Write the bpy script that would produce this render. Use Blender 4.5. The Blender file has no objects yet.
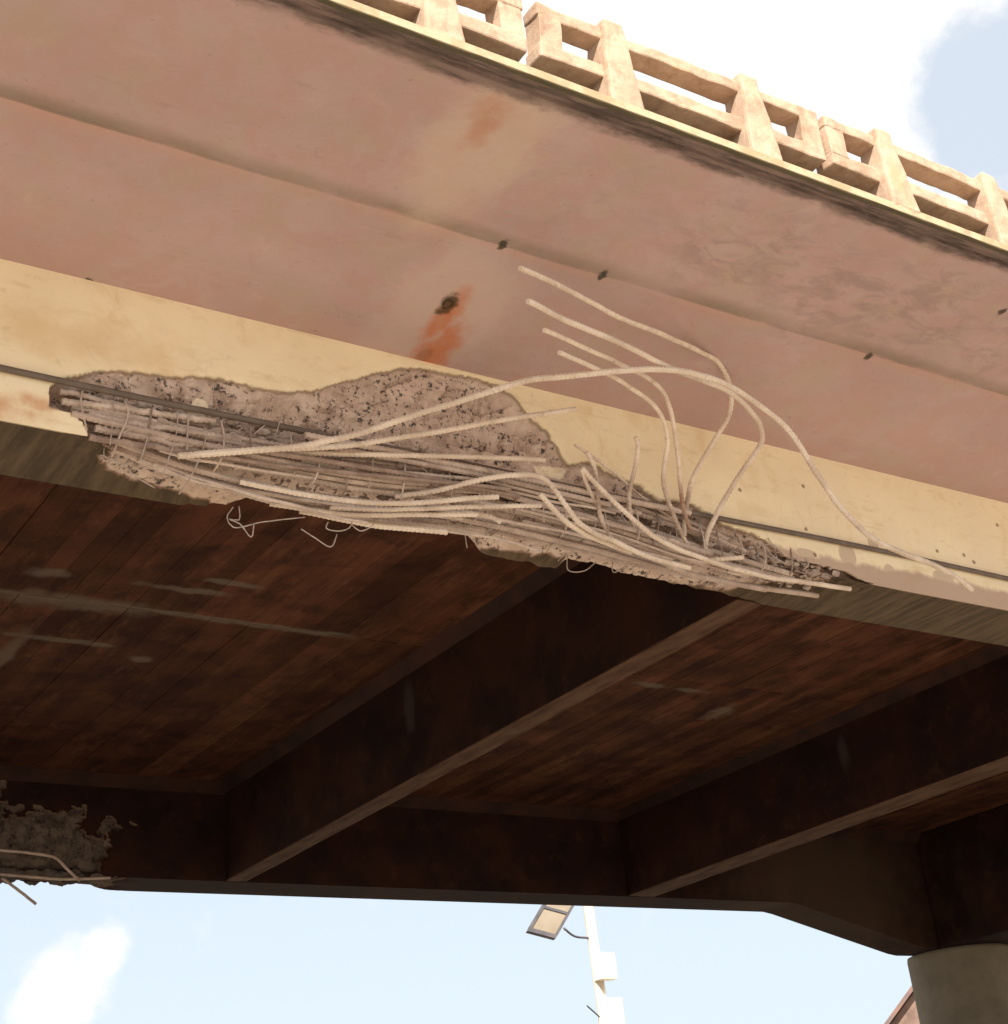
import bpy, bmesh, math, random
import numpy as np
from mathutils import Vector, Matrix, noise
R = math.radians
random.seed(7)
scene = bpy.context.scene
col = scene.collection

# ---------------------------------------------------------------- camera
cd = bpy.data.cameras.new('camera'); cam = bpy.data.objects.new('camera', cd); col.objects.link(cam)
CAM = [[0.83344,-0.158447,-0.529408],[-0.54437,-0.400231,-0.737208],[-0.095077,0.902613,-0.419822]]
cam.matrix_world = Matrix(((*CAM[0], 0.0), (*CAM[1], 0.0), (*CAM[2], 1.6), (0, 0, 0, 1)))
cd.sensor_width = 36.0; cd.lens = 55.5609134752226; cd.clip_start = 0.05; cd.clip_end = 4000
scene.camera = cam

# ---------------------------------------------------------------- light, sky, exposure
SUN_EL, SUN_AZ = 50.0, 237.0            # azimuth of the sun, counter-clockwise from +X
sdir = Vector((math.cos(R(SUN_EL))*math.cos(R(SUN_AZ)), math.cos(R(SUN_EL))*math.sin(R(SUN_AZ)), math.sin(R(SUN_EL))))
sl = bpy.data.lights.new('sun', 'SUN'); sun = bpy.data.objects.new('sun', sl); col.objects.link(sun)
sl.energy = 4.6; sl.angle = R(0.6); sl.color = (1.0, 0.94, 0.85)
sun.rotation_euler = sdir.to_track_quat('Z', 'Y').to_euler()
sun.location = (0, -10, 30)
scene.view_settings.view_transform = 'Standard'; scene.view_settings.look = 'None'
scene.view_settings.gamma = 1.0; scene.view_settings.use_curve_mapping = False
scene.view_settings.exposure = 1.38
scene.cycles.max_bounces = 8; scene.cycles.diffuse_bounces = 5

class NT:
    """tiny node builder"""
    def __init__(s, tree): s.t = tree; s.n = tree.nodes; s.n.clear(); s._pos = None
    def N(s, typ, ins=None, out=0, **props):
        nd = s.n.new(typ)
        for k, v in props.items(): setattr(nd, k, v)
        for k, v in (ins or {}).items(): s.put(nd.inputs[k], v)
        return nd.outputs[out]
    def put(s, sock, v):
        if isinstance(v, bpy.types.NodeSocket): s.t.links.new(v, sock)
        elif isinstance(v, (tuple, list)) and sock.type == 'RGBA': sock.default_value = (*v[:3], 1.0)
        else: sock.default_value = v
    def pos(s):
        if s._pos is None: s._pos = s.N('ShaderNodeNewGeometry')
        return s._pos
    def mix(s, f, a, b, mode='MIX'):
        return s.N('ShaderNodeMix', {0: f, 6: a, 7: b}, out=2, data_type='RGBA', blend_type=mode)
    def math(s, op, a, b=0.0, c=0.0, clamp=False):
        return s.N('ShaderNodeMath', {0: a, 1: b, 2: c}, operation=op, use_clamp=clamp)
    def noise(s, scale, detail=5.0, rough=0.55, vec=None, stretch=None, dist=0.0):
        v = vec if vec is not None else s.pos()
        if stretch: v = s.N('ShaderNodeVectorMath', {0: v, 1: stretch}, operation='MULTIPLY')
        return s.N('ShaderNodeTexNoise', {'Vector': v, 'Scale': scale, 'Detail': detail, 'Roughness': rough, 'Distortion': dist})
    def mr(s, v, a, b, c=0.0, d=1.0, smooth=True):
        return s.N('ShaderNodeMapRange', {0: v, 1: a, 2: b, 3: c, 4: d}, interpolation_type='SMOOTHSTEP' if smooth else 'LINEAR')
    def blob(s, c, r, amp=0.5, scale=7.0, e0=1.15, e1=0.55, det=5.0):
        d = s.N('ShaderNodeVectorMath', {0: s.pos(), 1: c}, operation='SUBTRACT')
        d = s.N('ShaderNodeVectorMath', {0: d, 1: r}, operation='DIVIDE')
        l = s.N('ShaderNodeVectorMath', {0: d}, out=1, operation='LENGTH')
        n = s.math('MULTIPLY_ADD', s.noise(scale, det), amp*2, -amp)
        return s.mr(s.math('ADD', l, n), e0, e1)
    def axis(s, i):
        return s.N('ShaderNodeSeparateXYZ', {0: s.pos()}, out=i)
    def finish(s, color, rough=0.85, bump=None, bstr=0.3, bdist=0.01, spec=0.3, metal=0.0):
        b = s.n.new('ShaderNodeBsdfPrincipled')
        s.put(b.inputs['Base Color'], color); s.put(b.inputs['Roughness'], rough)
        b.inputs['Specular IOR Level'].default_value = spec; b.inputs['Metallic'].default_value = metal
        if bump is not None:
            s.put(b.inputs['Normal'], s.N('ShaderNodeBump', {'Strength': bstr, 'Distance': bdist, 'Height': bump}))
        o = s.n.new('ShaderNodeOutputMaterial'); s.t.links.new(b.outputs[0], o.inputs[0])

def material(name):
    m = bpy.data.materials.new(name); m.use_nodes = True
    return m, NT(m.node_tree)

world = bpy.data.worlds.new('World'); scene.world = world; world.use_nodes = True
w = NT(world.node_tree)
sky = w.N('ShaderNodeTexSky', sky_type='NISHITA', sun_disc=False, sun_elevation=R(SUN_EL), sun_rotation=R(90 - SUN_AZ),
          altitude=100.0, air_density=1.0, dust_density=3.0, ozone_density=1.0)
gd = w.N('ShaderNodeTexCoord')
cn = w.noise(2.3, 7.0, 0.55, vec=gd)
cn2 = w.noise(26.0, 8.0, 0.62, vec=gd)
acc = w.math('MULTIPLY_ADD', cn, 1.5, -0.98)
for d, r0, r1, k in [[[0.3247,0.9307,0.1683],2.0,0.2,0.55],[[0.3102,0.9392,0.1471],1.8,0.2,0.6],[[0.3423,0.9214,0.184],1.1,0.1,0.5],[[0.5804,0.4948,0.6467],24,6,0.75],[[0.4714,0.5386,0.6984],20,5,0.5],[[0.6866,0.4307,0.5857],3.2,0,-0.55],[[0.7176,0.4072,0.565],6,0,-0.6]]:
    dt = w.N('ShaderNodeVectorMath', {0: gd, 1: d}, out=1, operation='DOT_PRODUCT')
    acc = w.math('ADD', acc, w.mr(dt, math.cos(R(r0)), math.cos(R(r1)), 0.0, k))
acc = w.math('ADD', acc, w.math('MULTIPLY_ADD', cn2, 1.5, -0.75))
cf = w.mr(acc, -0.05, 0.6)
skyc = w.mix(1.0, sky, (0.93, 1.0, 0.98), 'MULTIPLY')
skyc = w.mix(0.78, skyc, (3.6, 3.9, 4.25))              # thin high haze of the hot season
skyc = w.mix(cf, skyc, (4.7, 4.65, 4.55))
bg = w.n.new('ShaderNodeBackground'); w.put(bg.inputs[0], skyc); bg.inputs[1].default_value = 0.09
wo = w.n.new('ShaderNodeOutputWorld'); w.t.links.new(bg.outputs[0], wo.inputs[0])

# ---------------------------------------------------------------- materials
def mat_underside():
    m, t = material('pink_limewash')
    big = t.noise(1.1, 6, .6); fine = t.noise(14, 6, .65); streak = t.noise(2.2, 5, .6, stretch=(.25, 1.6, 1))
    c = t.mix(t.mr(big, .3, .72), (.49, .35, .325), (.44, .306, .282))
    c = t.mix(t.mr(streak, .5, .78, 0, .45), c, (.385, .29, .265))
    c = t.mix(t.mr(t.noise(2.7, 6, .65, dist=1.0), .56, .74, 0, .45), c, (.53, .40, .325))
    c = t.mix(t.mr(fine, .55, .8, 0, .25), c, (.36, .24, .19))
    c = t.mix(t.mr(t.noise(4.5, 4, .6, dist=.6), .42, .60, 0, .42), c, (.47, .285, .245))
    c = t.mix(t.mr(t.noise(3.3, 4, .6, dist=.4), .48, .66, 0, .45), c, (.435, .335, .255))
    c = t.mix(t.mr(t.noise(26, 3, .6), .66, .74, 0, .35), c, (.25, .17, .14))
    c = t.mix(t.mr(t.noise(8, 6, .7, stretch=(.5, 1.8, 1)), .60, .78, 0, .4), c, (.30, .21, .18))
    ck = t.N('ShaderNodeTexVoronoi', {'Vector': t.N('ShaderNodeVectorMath', {0: t.pos(), 1: t.N('ShaderNodeVectorMath', {0: t.N('ShaderNodeTexNoise', {'Vector': t.pos(), 'Scale': 2.4, 'Detail': 6.0}, out=1), 1: (.5, .5, .5)}, operation='MULTIPLY')}, operation='ADD'), 'Scale': .9}, out=0, feature='DISTANCE_TO_EDGE')
    ck = t.math('MULTIPLY', t.mr(ck, .006, .002), t.mr(t.noise(1.3, 3), .47, .56))
    c = t.mix(t.math('MULTIPLY', ck, .07), c, (.22, .14, .11))
    y = t.axis(1); wob = t.math('MULTIPLY_ADD', t.noise(2.0, 5, .6), .03, -.015)
    yw = t.math('ADD', y, wob)
    # crease: dirt and step shadow as an olive band, lit edge painted orange
    bn = t.mr(t.noise(1.1, 4), .32, .62)
    up_ = t.math('MULTIPLY', t.mr(yw, 5.27, 5.365), t.mr(yw, 5.386, 5.38))
    lo_ = t.math('MULTIPLY', t.mr(yw, 5.375, 5.385), t.mr(yw, 5.47, 5.39))
    c = t.mix(t.math('MULTIPLY', up_, t.math('MULTIPLY_ADD', bn, .45, .3)), c, (.25, .19, .14))
    c = t.mix(t.math('MULTIPLY', lo_, t.math('MULTIPLY_ADD', bn, .35, .15)), c, (.52, .31, .235))
    g = t.math('MULTIPLY', t.blob((6.3, 4.95, 6.25), (2.2, .5, 9), 1.0, 2.5, 1.2, .2), t.mr(t.noise(5, 7, .7, stretch=(.8, 1.4, 1), dist=.8), .42, .62))
    c = t.mix(t.math('MULTIPLY', g, .6), c, (.30, .215, .205))    # greyish water marks
    # halos and rust
    a = t.blob([4.0,5.876,6.131], (.42, .55, 9), .35, 4)
    c = t.mix(t.math('MULTIPLY', a, .45), c, (.60, .47, .41))
    a = t.blob((3.55, 4.75, 6.28), (.3, .75, 9), .5, 4)
    c = t.mix(t.math('MULTIPLY', a, .5), c, (.60, .46, .35))
    r = t.blob([[4.146,6.241,6.081],[4.038,5.992,6.115]][0], (.12, .28, 9), .7, 9, 1.3, .3)
    r2 = t.blob([[4.146,6.241,6.081],[4.038,5.992,6.115]][1], (.08, .25, 9), .6, 9, 1.3, .3)
    c = t.mix(t.math('MULTIPLY', t.math('MAXIMUM', r, r2), t.mr(t.noise(16, 5, .7, stretch=(1.5, .5, 1)), .3, .5, .75, 1)), c, t.mix(t.mr(fine, .35, .65), (.52, .18, .085), (.50, .23, .135)))
    r3 = t.blob((4.10, 6.31, 6.07), (.05, .08, 9), .3, 16)
    c = t.mix(t.math('MULTIPLY', r3, .45), c, (.26, .11, .05))
    k = t.blob([4.0,5.876,6.131], (.055, .10, 9), .6, 22)
    c = t.mix(t.math('MULTIPLY', k, .85), c, (.06, .04, .02))
    r = t.math('MAXIMUM', t.blob([[3.504,4.718,6.271],[3.479,4.592,6.284]][0], (.075, .18, 9), .9, 9, 1.35, .1), t.blob([[3.504,4.718,6.271],[3.479,4.592,6.284]][1], (.12, .11, 9), 1.0, 9, 1.3, .0))
    c = t.mix(t.math('MULTIPLY', r, .55), c, (.46, .19, .11))
    for p in [[4.031,5.377,6.2],[4.667,5.388,6.199],[6.662,5.403,6.198],[7.145,4.767,6.265],[2.223,6.369,6.063],[7.441,6.383,6.061],[7.668,6.385,6.061]][:5]:
        c = t.mix(t.math('MULTIPLY', t.blob(p, (.026, .036, 9), .8, 30), .88), c, (.05, .045, .03))
    for p in [[4.031,5.377,6.2],[4.667,5.388,6.199],[6.662,5.403,6.198],[7.145,4.767,6.265],[2.223,6.369,6.063],[7.441,6.383,6.061],[7.668,6.385,6.061]][5:]:
        c = t.mix(t.math('MULTIPLY', t.blob(p, (.05, .03, 9), .5, 30), .7), c, (.10, .06, .04))
    # mould along the drip edge
    e = t.math('ADD', y, t.math('MULTIPLY_ADD', t.noise(5, 7, .7, stretch=(.35, 1, 1)), .20, -.10))
    f1 = t.mr(e, 4.53, 4.47, 0, .92)
    c = t.mix(f1, c, t.mix(t.mr(t.noise(9, 6, .7, stretch=(.3, 2, 1)), .38, .62), (.075, .055, .047), (.21, .15, .125)))
    c = t.mix(t.mr(y, 4.384, 4.374, 0, .8), c, (.085, .075, .04))
    z = t.axis(2)
    c = t.mix(t.mr(y, 4.356, 4.352), c, t.mix(t.mr(t.noise(7, 5), .4, .65), (.42, .34, .22), (.33, .25, .15)))
    c = t.mix(t.mr(z, 6.356, 6.358), c, (.11, .085, .06))       # dusty deck top
    t.finish(c, .9, t.math('ADD', t.noise(2.5, 7, .6), t.math('MULTIPLY', fine, .18)), .35, .05, .15)
    return m

def mat_girder(name, paint, stain, interior):
    """paint outside, board-marked soffit, bare aggregate where attribute 'spall' is set"""
    m, t = material(name)
    fine = t.noise(18, 6, .65); big = t.noise(1.6, 6, .6)
    y = t.axis(1); z = t.axis(2); x = t.axis(0)
    if interior is None:
        c = t.mix(t.mr(big, .35, .7), paint, (.83, .685, .465))
        c = t.mix(t.mr(t.noise(3.1, 6, .65, dist=.8), .52, .74, 0, .55), c, (.72, .52, .28))
        c = t.mix(t.mr(fine, .58, .8, 0, .4), c, (.50, .35, .19))
        c = t.mix(t.mr(t.noise(5.5, 7, .7, stretch=(.5, 1, 1.6)), .52, .72, 0, .55), c, (.64, .47, .27))
        c = t.mix(t.mr(t.noise(.8, 5, .6), .5, .68, 0, .5), c, (.88, .75, .54))
        # dirty pinkish zone along the bottom edge and its ragged notches
        zz = t.math('ADD', z, t.math('MULTIPLY_ADD', t.noise(5, 6, .7, stretch=(1, 1, .6)), .16, -.08))
        low = t.math('MULTIPLY', t.mr(zz, 5.365, 5.315), t.mr(x, 5.9, 6.6))
        for p, rr in zip([[7.215,6.354,5.373],[7.476,6.354,5.506],[7.582,6.354,5.324],[8.1,6.354,5.315],[6.84,6.354,5.334]], ((.075, 9, .10), (.05, 9, .06), (.05, 9, .05), (.12, 9, .10), (.09, 9, .03))):
            low = t.math('MAXIMUM', low, t.math('MULTIPLY', t.blob(p, rr, .35, 12, 1.05, .9), .75))
        c = t.mix(t.math('MULTIPLY', low, .8), c, (.42, .29, .23))
        o = t.math('MAXIMUM', t.blob((1.70, 6.354, 5.27), (.38, 9, .08), 1.0, 9, 1.35, .0), t.blob((1.99, 6.354, 5.33), (.14, 9, .05), 1.0, 12, 1.35, .0))
        c = t.mix(t.math('MULTIPLY', o, .75), c, (.60, .30, .15))
        c = t.mix(t.math('MULTIPLY', t.blob((2.2, 6.354, 5.72), (.7, 9, .16), 1.1, 7, 1.4, .0), .5), c, (.66, .44, .20))
        for p in [[6.881,6.354,5.507],[8.094,6.354,5.548],[8.365,6.354,5.561],[8.454,6.354,5.523],[8.804,6.354,5.861],[6.917,6.354,5.333],[6.93,6.354,5.818],[6.367,6.354,5.686]]:
            c = t.mix(t.math('MULTIPLY', t.blob(p, (.018, 9, .016), .6, 40), .75), c, (.16, .10, .05))
        ck = t.N('ShaderNodeTexVoronoi', {'Vector': t.N('ShaderNodeVectorMath', {0: t.pos(), 1: t.N('ShaderNodeVectorMath', {0: t.N('ShaderNodeTexNoise', {'Vector': t.pos(), 'Scale': 3.0, 'Detail': 5.0}, out=1), 1: (.35, .35, .35)}, operation='MULTIPLY')}, operation='ADD'), 'Scale': 1.7}, out=0, feature='DISTANCE_TO_EDGE')
        ck = t.math('MULTIPLY', t.mr(ck, .010, .003), t.mr(t.noise(1.9, 3), .50, .58))
        c = t.mix(t.math('MULTIPLY', ck, .10), c, (.30, .19, .11))
        c = t.mix(t.math('MULTIPLY', t.mr(t.noise(11, 7, .75), .67, .71), .45), c, (.55, .39, .28))
        # soffit of the girder
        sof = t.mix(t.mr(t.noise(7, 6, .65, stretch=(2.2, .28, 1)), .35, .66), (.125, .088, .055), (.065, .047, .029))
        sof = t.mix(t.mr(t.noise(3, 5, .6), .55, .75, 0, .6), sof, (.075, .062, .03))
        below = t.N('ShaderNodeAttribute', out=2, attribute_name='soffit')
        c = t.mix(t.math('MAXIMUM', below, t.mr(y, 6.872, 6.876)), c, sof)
    else:
        c = interior(t, big, fine)
    sp = t.N('ShaderNodeAttribute', out=2, attribute_name='spall')
    agg = t.N('ShaderNodeTexVoronoi', {'Vector': t.pos(), 'Scale': 46.0, 'Randomness': 1.0}, out=0)
    n2 = t.noise(30, 5, .7); n3 = t.noise(7, 5, .6)
    conc = t.mix(t.mr(n3, .35, .68), (.66, .52, .43), (.50, .37, .30))
    conc = t.mix(t.mr(big, .5, .7, 0, .7), conc, (.64, .47, .35))
    conc = t.mix(t.mr(t.noise(4.1, 4, .6), .6, .75, 0, .5), conc, (.36, .31, .27))
    pit = t.math('MULTIPLY', t.mr(n2, .535, .60), t.mr(t.noise(6, 4, .6), .40, .52))
    conc = t.mix(t.math('MULTIPLY', pit, .9), conc, (.04, .036, .036))
    if interior is not None:
        conc = t.mix(.88, conc, t.mix(t.mr(t.noise(6, 6, .7), .40, .56), (.075, .055, .04), (.016, .010, .008)))
    else:
        wh = t.blob([4.961,6.36,5.568], (.11, 9, .05), .35, 14, 1.05, .8)
        conc = t.mix(wh, conc, (.88, .76, .58))
        wh = t.blob([2.813,6.36,5.5], (.05, 9, .06), .35, 18, 1.05, .8)
        conc = t.mix(wh, conc, (.84, .72, .54))
    rim = t.mr(sp, .25, .75)
    c2 = t.mix(rim, c, conc)
    conc = t.mix(t.mr(t.noise(75, 3, .6), .55, .66, 0, .4), conc, (.20, .15, .13))
    fk = t.N('ShaderNodeAttribute', out=2, attribute_name='flake')
    conc = t.mix(t.math('MULTIPLY', fk, .9), conc, t.mix(t.mr(z, 5.915, 5.96), (.80, .62, .42), (.72, .52, .42)))
    edge = t.math('MULTIPLY', t.mr(sp, .12, .4), t.mr(sp, .9, .55))
    c2 = t.mix(t.math('MULTIPLY', edge, .6), c2, (.20, .12, .08))
    h = t.math('ADD', t.math('MULTIPLY', big, .6), t.math('MULTIPLY', fine, .12))
    h2 = t.math('ADD', t.math('MULTIPLY', agg, -.9), t.math('MULTIPLY', n2, 1.2))
    hh = t.N('ShaderNodeMix', {0: rim, 2: h, 3: h2}, data_type='FLOAT')
    t.finish(c2, .9, hh, .45, .012, .15)
    return m

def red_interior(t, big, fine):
    c = t.mix(t.mr(big, .3, .7), (.036, .012, .007), (.013, .006, .005))  # shade of the beam and girder sides is put into this dark base
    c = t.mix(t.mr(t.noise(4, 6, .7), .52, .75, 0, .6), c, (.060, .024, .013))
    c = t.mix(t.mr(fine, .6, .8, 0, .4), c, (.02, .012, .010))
    c = t.mix(t.math('MULTIPLY', t.blob((15.2, 14.79, 5.4), (2.0, 2, 1.3), .5, 2.5, 1.2, .3), .75), c, (.075, .046, .028))   # paler patch painted in for light reaching the third bay
    return c

def mat_interior(name, boards=False, bottom=None, light=None):
    m, t = material(name)
    big = t.noise(1.3, 6, .6); fine = t.noise(16, 6, .65)
    c = red_interior(t, big, fine)
    h = t.math('ADD', big, t.math('MULTIPLY', fine, .2))
    if boards:
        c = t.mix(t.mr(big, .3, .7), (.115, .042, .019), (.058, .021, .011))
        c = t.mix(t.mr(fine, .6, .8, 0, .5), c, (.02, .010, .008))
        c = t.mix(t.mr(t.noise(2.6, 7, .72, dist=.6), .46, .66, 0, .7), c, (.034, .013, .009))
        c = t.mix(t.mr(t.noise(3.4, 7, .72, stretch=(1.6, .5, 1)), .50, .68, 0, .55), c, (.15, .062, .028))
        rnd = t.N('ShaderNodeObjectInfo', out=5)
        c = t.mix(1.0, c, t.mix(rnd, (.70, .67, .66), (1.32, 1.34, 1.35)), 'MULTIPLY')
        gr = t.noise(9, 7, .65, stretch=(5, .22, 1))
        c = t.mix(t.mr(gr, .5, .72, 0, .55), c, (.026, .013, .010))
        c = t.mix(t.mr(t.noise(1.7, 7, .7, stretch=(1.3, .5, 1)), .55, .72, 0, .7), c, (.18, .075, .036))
        # whitish lime streaks along the joint
        y = t.axis(1); x = t.axis(0)
        ln = t.math('ADD', y, t.math('MULTIPLY_ADD', t.noise(2.4, 6, .65), .16, -.08))
        line = t.math('MULTIPLY', t.math('MULTIPLY', t.mr(ln, 10.50, 10.555), t.mr(ln, 10.64, 10.575)), t.mr(x, 6.1, 5.7))
        e = t.math('MULTIPLY', line, .7)
        for p, rr in zip([[3.117,10.679,6.2],[3.831,10.587,6.2],[4.618,10.565,6.2],[5.47,10.562,6.2],[6.019,10.538,6.2],[4.337,10.096,6.2],[4.557,9.875,6.2],[3.795,11.364,6.2],[3.503,11.931,6.2],[3.266,10.137,6.2],[10.45,11.21,6.2],[9.671,10.763,6.2],[9.189,10.766,6.2],[4.537,11.591,6.2]][5:], ((.42, .07, 9), (.30, .06, 9), (.55, .07, 9), (.10, .85, 9), (.20, .12, 9), (.16, .32, 9), (.25, .07, 9), (.22, .09, 9), (.13, .12, 9))):
            e = t.math('MAXIMUM', e, t.math('MULTIPLY', t.blob(p, rr, .8, 5, 1.0, .35), .6))
        e = t.math('MAXIMUM', e, t.math('MULTIPLY', t.blob((3.6, 10.6, 6.2), (.9, .2, 9), .8, 4, 1.0, .3), .55))
        c = t.mix(e, c, (.19, .155, .115))
        h = t.math('ADD', t.math('MULTIPLY', gr, .8), t.math('MULTIPLY', fine, .3))
    if light:
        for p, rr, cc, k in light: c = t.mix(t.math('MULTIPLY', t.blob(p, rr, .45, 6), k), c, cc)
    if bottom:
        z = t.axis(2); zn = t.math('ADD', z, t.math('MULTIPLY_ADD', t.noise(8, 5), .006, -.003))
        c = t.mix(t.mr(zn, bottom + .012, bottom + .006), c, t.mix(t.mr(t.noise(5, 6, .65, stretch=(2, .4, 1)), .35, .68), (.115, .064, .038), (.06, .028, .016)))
    t.finish(c, .9, h, .5, .02, .12)
    return m

def mat_rail():
    m, t = material('weathered_cream_concrete')
    a = t.noise(3.2, 6, .65); b = t.noise(22, 6, .7); s = t.noise(6, 5, .65, stretch=(1, 1, .35))
    c = t.mix(t.mr(a, .35, .68), (.48, .345, .245), (.36, .245, .17))
    c = t.mix(t.mr(s, .58, .78, 0, .6), c, (.46, .27, .13))
    c = t.mix(t.mr(b, .58, .72, 0, .6), c, (.27, .19, .125))
    c = t.mix(t.mr(t.noise(11, 7, .72, stretch=(1, 1, .6)), .48, .66, 0, .6), c, (.27, .165, .105))
    c = t.mix(t.mr(t.noise(2.1, 5, .65), .56, .7, 0, .6), c, (.34, .20, .13))
    c = t.mix(t.mr(t.noise(9, 5, .7, dist=1.5), .63, .72, 0, .55), c, (.22, .20, .12))
    t.finish(c, .9, t.math('ADD', a, t.math('MULTIPLY', b, .5)), .5, .015, .15)
    return m

def mat_bar(name, c0, c1, rust, seed):
    m, t = material(name)
    a = t.noise(5 + seed, 5, .6); b = t.noise(60, 4, .7)
    c = t.mix(t.mr(a, .35, .65), c0, c1)
    lo = .74 - .30*rust
    c = t.mix(t.mr(t.noise(7.3 + seed, 5, .65), lo, lo + .2, 0, .6), c, (.27, .15, .105))
    if rust > .2:      # rusty near the root, cement dust towards the free ends
        zz = t.math('ADD', t.axis(2), t.math('MULTIPLY_ADD', t.noise(6, 4), .2, -.10))
        c = t.mix(t.mr(zz, 5.44, 5.60), c, t.mix(t.mr(a, .35, .7), (.80, .68, .55), (.64, .51, .40)))
    c = t.mix(t.mr(b, .55, .75, 0, .4), c, (.25, .19, .15))
    c = t.mix(t.mr(t.noise(23, 5, .7), .54, .70, 0, .4), c, (.28, .19, .135))
    t.finish(c, .8, b, .6, .005, .25)
    return m

def plain(name, c0, c1, scale=6.0, rough=.7, metal=0.0, bstr=.2, spec=.3):
    m, t = material(name)
    n = t.noise(scale, 6, .62)
    t.finish(t.mix(t.mr(n, .35, .68), c0, c1), rough, n, bstr, .01, spec, metal)
    return m

M_under = mat_underside()
M_girder = mat_girder('yellow_limewash', (.90, .765, .525), None, None)
M_far = mat_girder('dark_concrete_spalled', None, None, red_interior)
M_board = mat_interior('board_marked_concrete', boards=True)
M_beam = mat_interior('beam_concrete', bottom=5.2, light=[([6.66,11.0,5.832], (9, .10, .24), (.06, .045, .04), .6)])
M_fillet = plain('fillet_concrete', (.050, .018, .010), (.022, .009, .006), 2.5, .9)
M_dark = mat_interior('dark_concrete')
M_rail = mat_rail()
M_bars = [mat_bar('cement_crusted_steel', (.76, .64, .52), (.60, .48, .375), .1, 0), mat_bar('pale_steel', (.62, .50, .40), (.36, .26, .20), .25, 2),
          mat_bar('rusty_steel', (.46, .32, .24), (.33, .19, .135), .75, 4)]
M_bundle = [mat_bar('bundle_steel', (.52, .41, .34), (.38, .285, .235), .3, 1), mat_bar('bundle_steel_pale', (.62, .50, .41), (.46, .36, .295), .2, 3), mat_bar('bundle_steel_brown', (.36, .265, .215), (.25, .175, .14), .5, 5)]
M_crumb = plain('mortar', (.46, .37, .31), (.30, .225, .185), 25, .9, bstr=.6)
M_wire = plain('tie_wire_steel', (.50, .42, .36), (.34, .26, .21), 30)
M_cable = plain('black_rubber', (.12, .09, .07), (.17, .13, .10), 9, .6)
M_column = plain('column_concrete', (.24, .20, .145), (.18, .15, .105), 2.2, .9)
M_pole = plain('cream_painted_steel', (.80, .70, .55), (.70, .58, .44), 3, .5)
M_box = plain('white_painted_steel', (.84, .80, .70), (.78, .72, .60), 3, .5)
M_pframe = plain('dark_aluminium', (.07, .065, .07), (.10, .09, .09), 5, .5)
M_pback = plain('beige_backsheet', (.25, .20, .145), (.21, .165, .115), 2, .6)
M_plaster = plain('mud_plaster', (.24, .155, .12), (.11, .07, .055), 1.3, .9, bstr=.5)
M_tin = plain('rusty_roof_sheet', (.13, .09, .09), (.20, .11, .08), 2.5, .6)
M_road = plain('asphalt', (.055, .052, .05), (.07, .065, .06), 4, .9)

# ---------------------------------------------------------------- helpers
def link(name, me, mat=None, parent=None, loc=(0, 0, 0)):
    o = bpy.data.objects.new(name, me); col.objects.link(o)
    if mat:
        for mm in (mat if isinstance(mat, list) else [mat]): me.materials.append(mm)
    if parent: o.parent = parent
    o.location = loc
    return o
def tag(o, label=None, cat=None, group=None, kind=None):
    for k, v in (('label', label), ('category', cat), ('group', group), ('kind', kind)):
        if v: o[k] = v
    return o
def empty(name, loc, label, cat, group=None):
    o = bpy.data.objects.new(name, None); col.objects.link(o); o.location = loc; o.empty_display_size = .2
    return tag(o, label, cat, group)
def from_py(name, vs, fs, smooth=False):
    me = bpy.data.meshes.new(name); me.from_pydata([tuple(v) for v in vs], [], fs); me.update()
    if smooth: me.polygons.foreach_set('use_smooth', [True]*len(me.polygons))
    return me
def fix_normals(me):
    bm = bmesh.new(); bm.from_mesh(me); bmesh.ops.recalc_face_normals(bm, faces=bm.faces); bm.to_mesh(me); bm.free()
def nz(p, s, oct=4):
    return noise.fractal(Vector(p)*s, 1.0, 2.0, oct)

def rough_prism(name, pts, step=.09, amp=.004, bev=.014, seed=0, mat=None, parent=None, seg=1):
    """hexahedron from 8 corners (bottom 4 ccw, top 4 ccw): worn edges, uneven faces"""
    bm = bmesh.new()
    v = [bm.verts.new(p) for p in pts]
    for f in ((3, 2, 1, 0), (4, 5, 6, 7), (0, 1, 5, 4), (1, 2, 6, 5), (2, 3, 7, 6), (3, 0, 4, 7)): bm.faces.new([v[i] for i in f])
    if bev: bmesh.ops.bevel(bm, geom=list(bm.edges), offset=bev, segments=seg, affect='EDGES', profile=.6)
    if step:
        lo = [min(p[i] for p in pts) for i in range(3)]; hi = [max(p[i] for p in pts) for i in range(3)]
        for ax in range(3):
            n = int((hi[ax]-lo[ax])/step)
            for k in range(1, n+1):
                co = [0, 0, 0]; co[ax] = lo[ax] + (hi[ax]-lo[ax])*k/(n+1); no = [0, 0, 0]; no[ax] = 1
                bmesh.ops.bisect_plane(bm, geom=list(bm.verts)+list(bm.edges)+list(bm.faces), plane_co=co, plane_no=no)
    bmesh.ops.recalc_face_normals(bm, faces=bm.faces)
    if amp:
        for q in bm.verts:
            p = q.co + Vector((seed*3.1, seed*1.7, 0))
            q.co += Vector((nz(p, 7, 3), nz(p+Vector((9, 0, 0)), 7, 3), nz(p+Vector((0, 9, 0)), 7, 3)))*amp
    me = bpy.data.meshes.new(name); bm.to_mesh(me); bm.free()
    return link(name, me, mat, parent)
def box8(x0, x1, y0, y1, z0, z1):
    return [(x0, y0, z0), (x1, y0, z0), (x1, y1, z0), (x0, y1, z0), (x0, y0, z1), (x1, y0, z1), (x1, y1, z1), (x0, y1, z1)]

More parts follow.
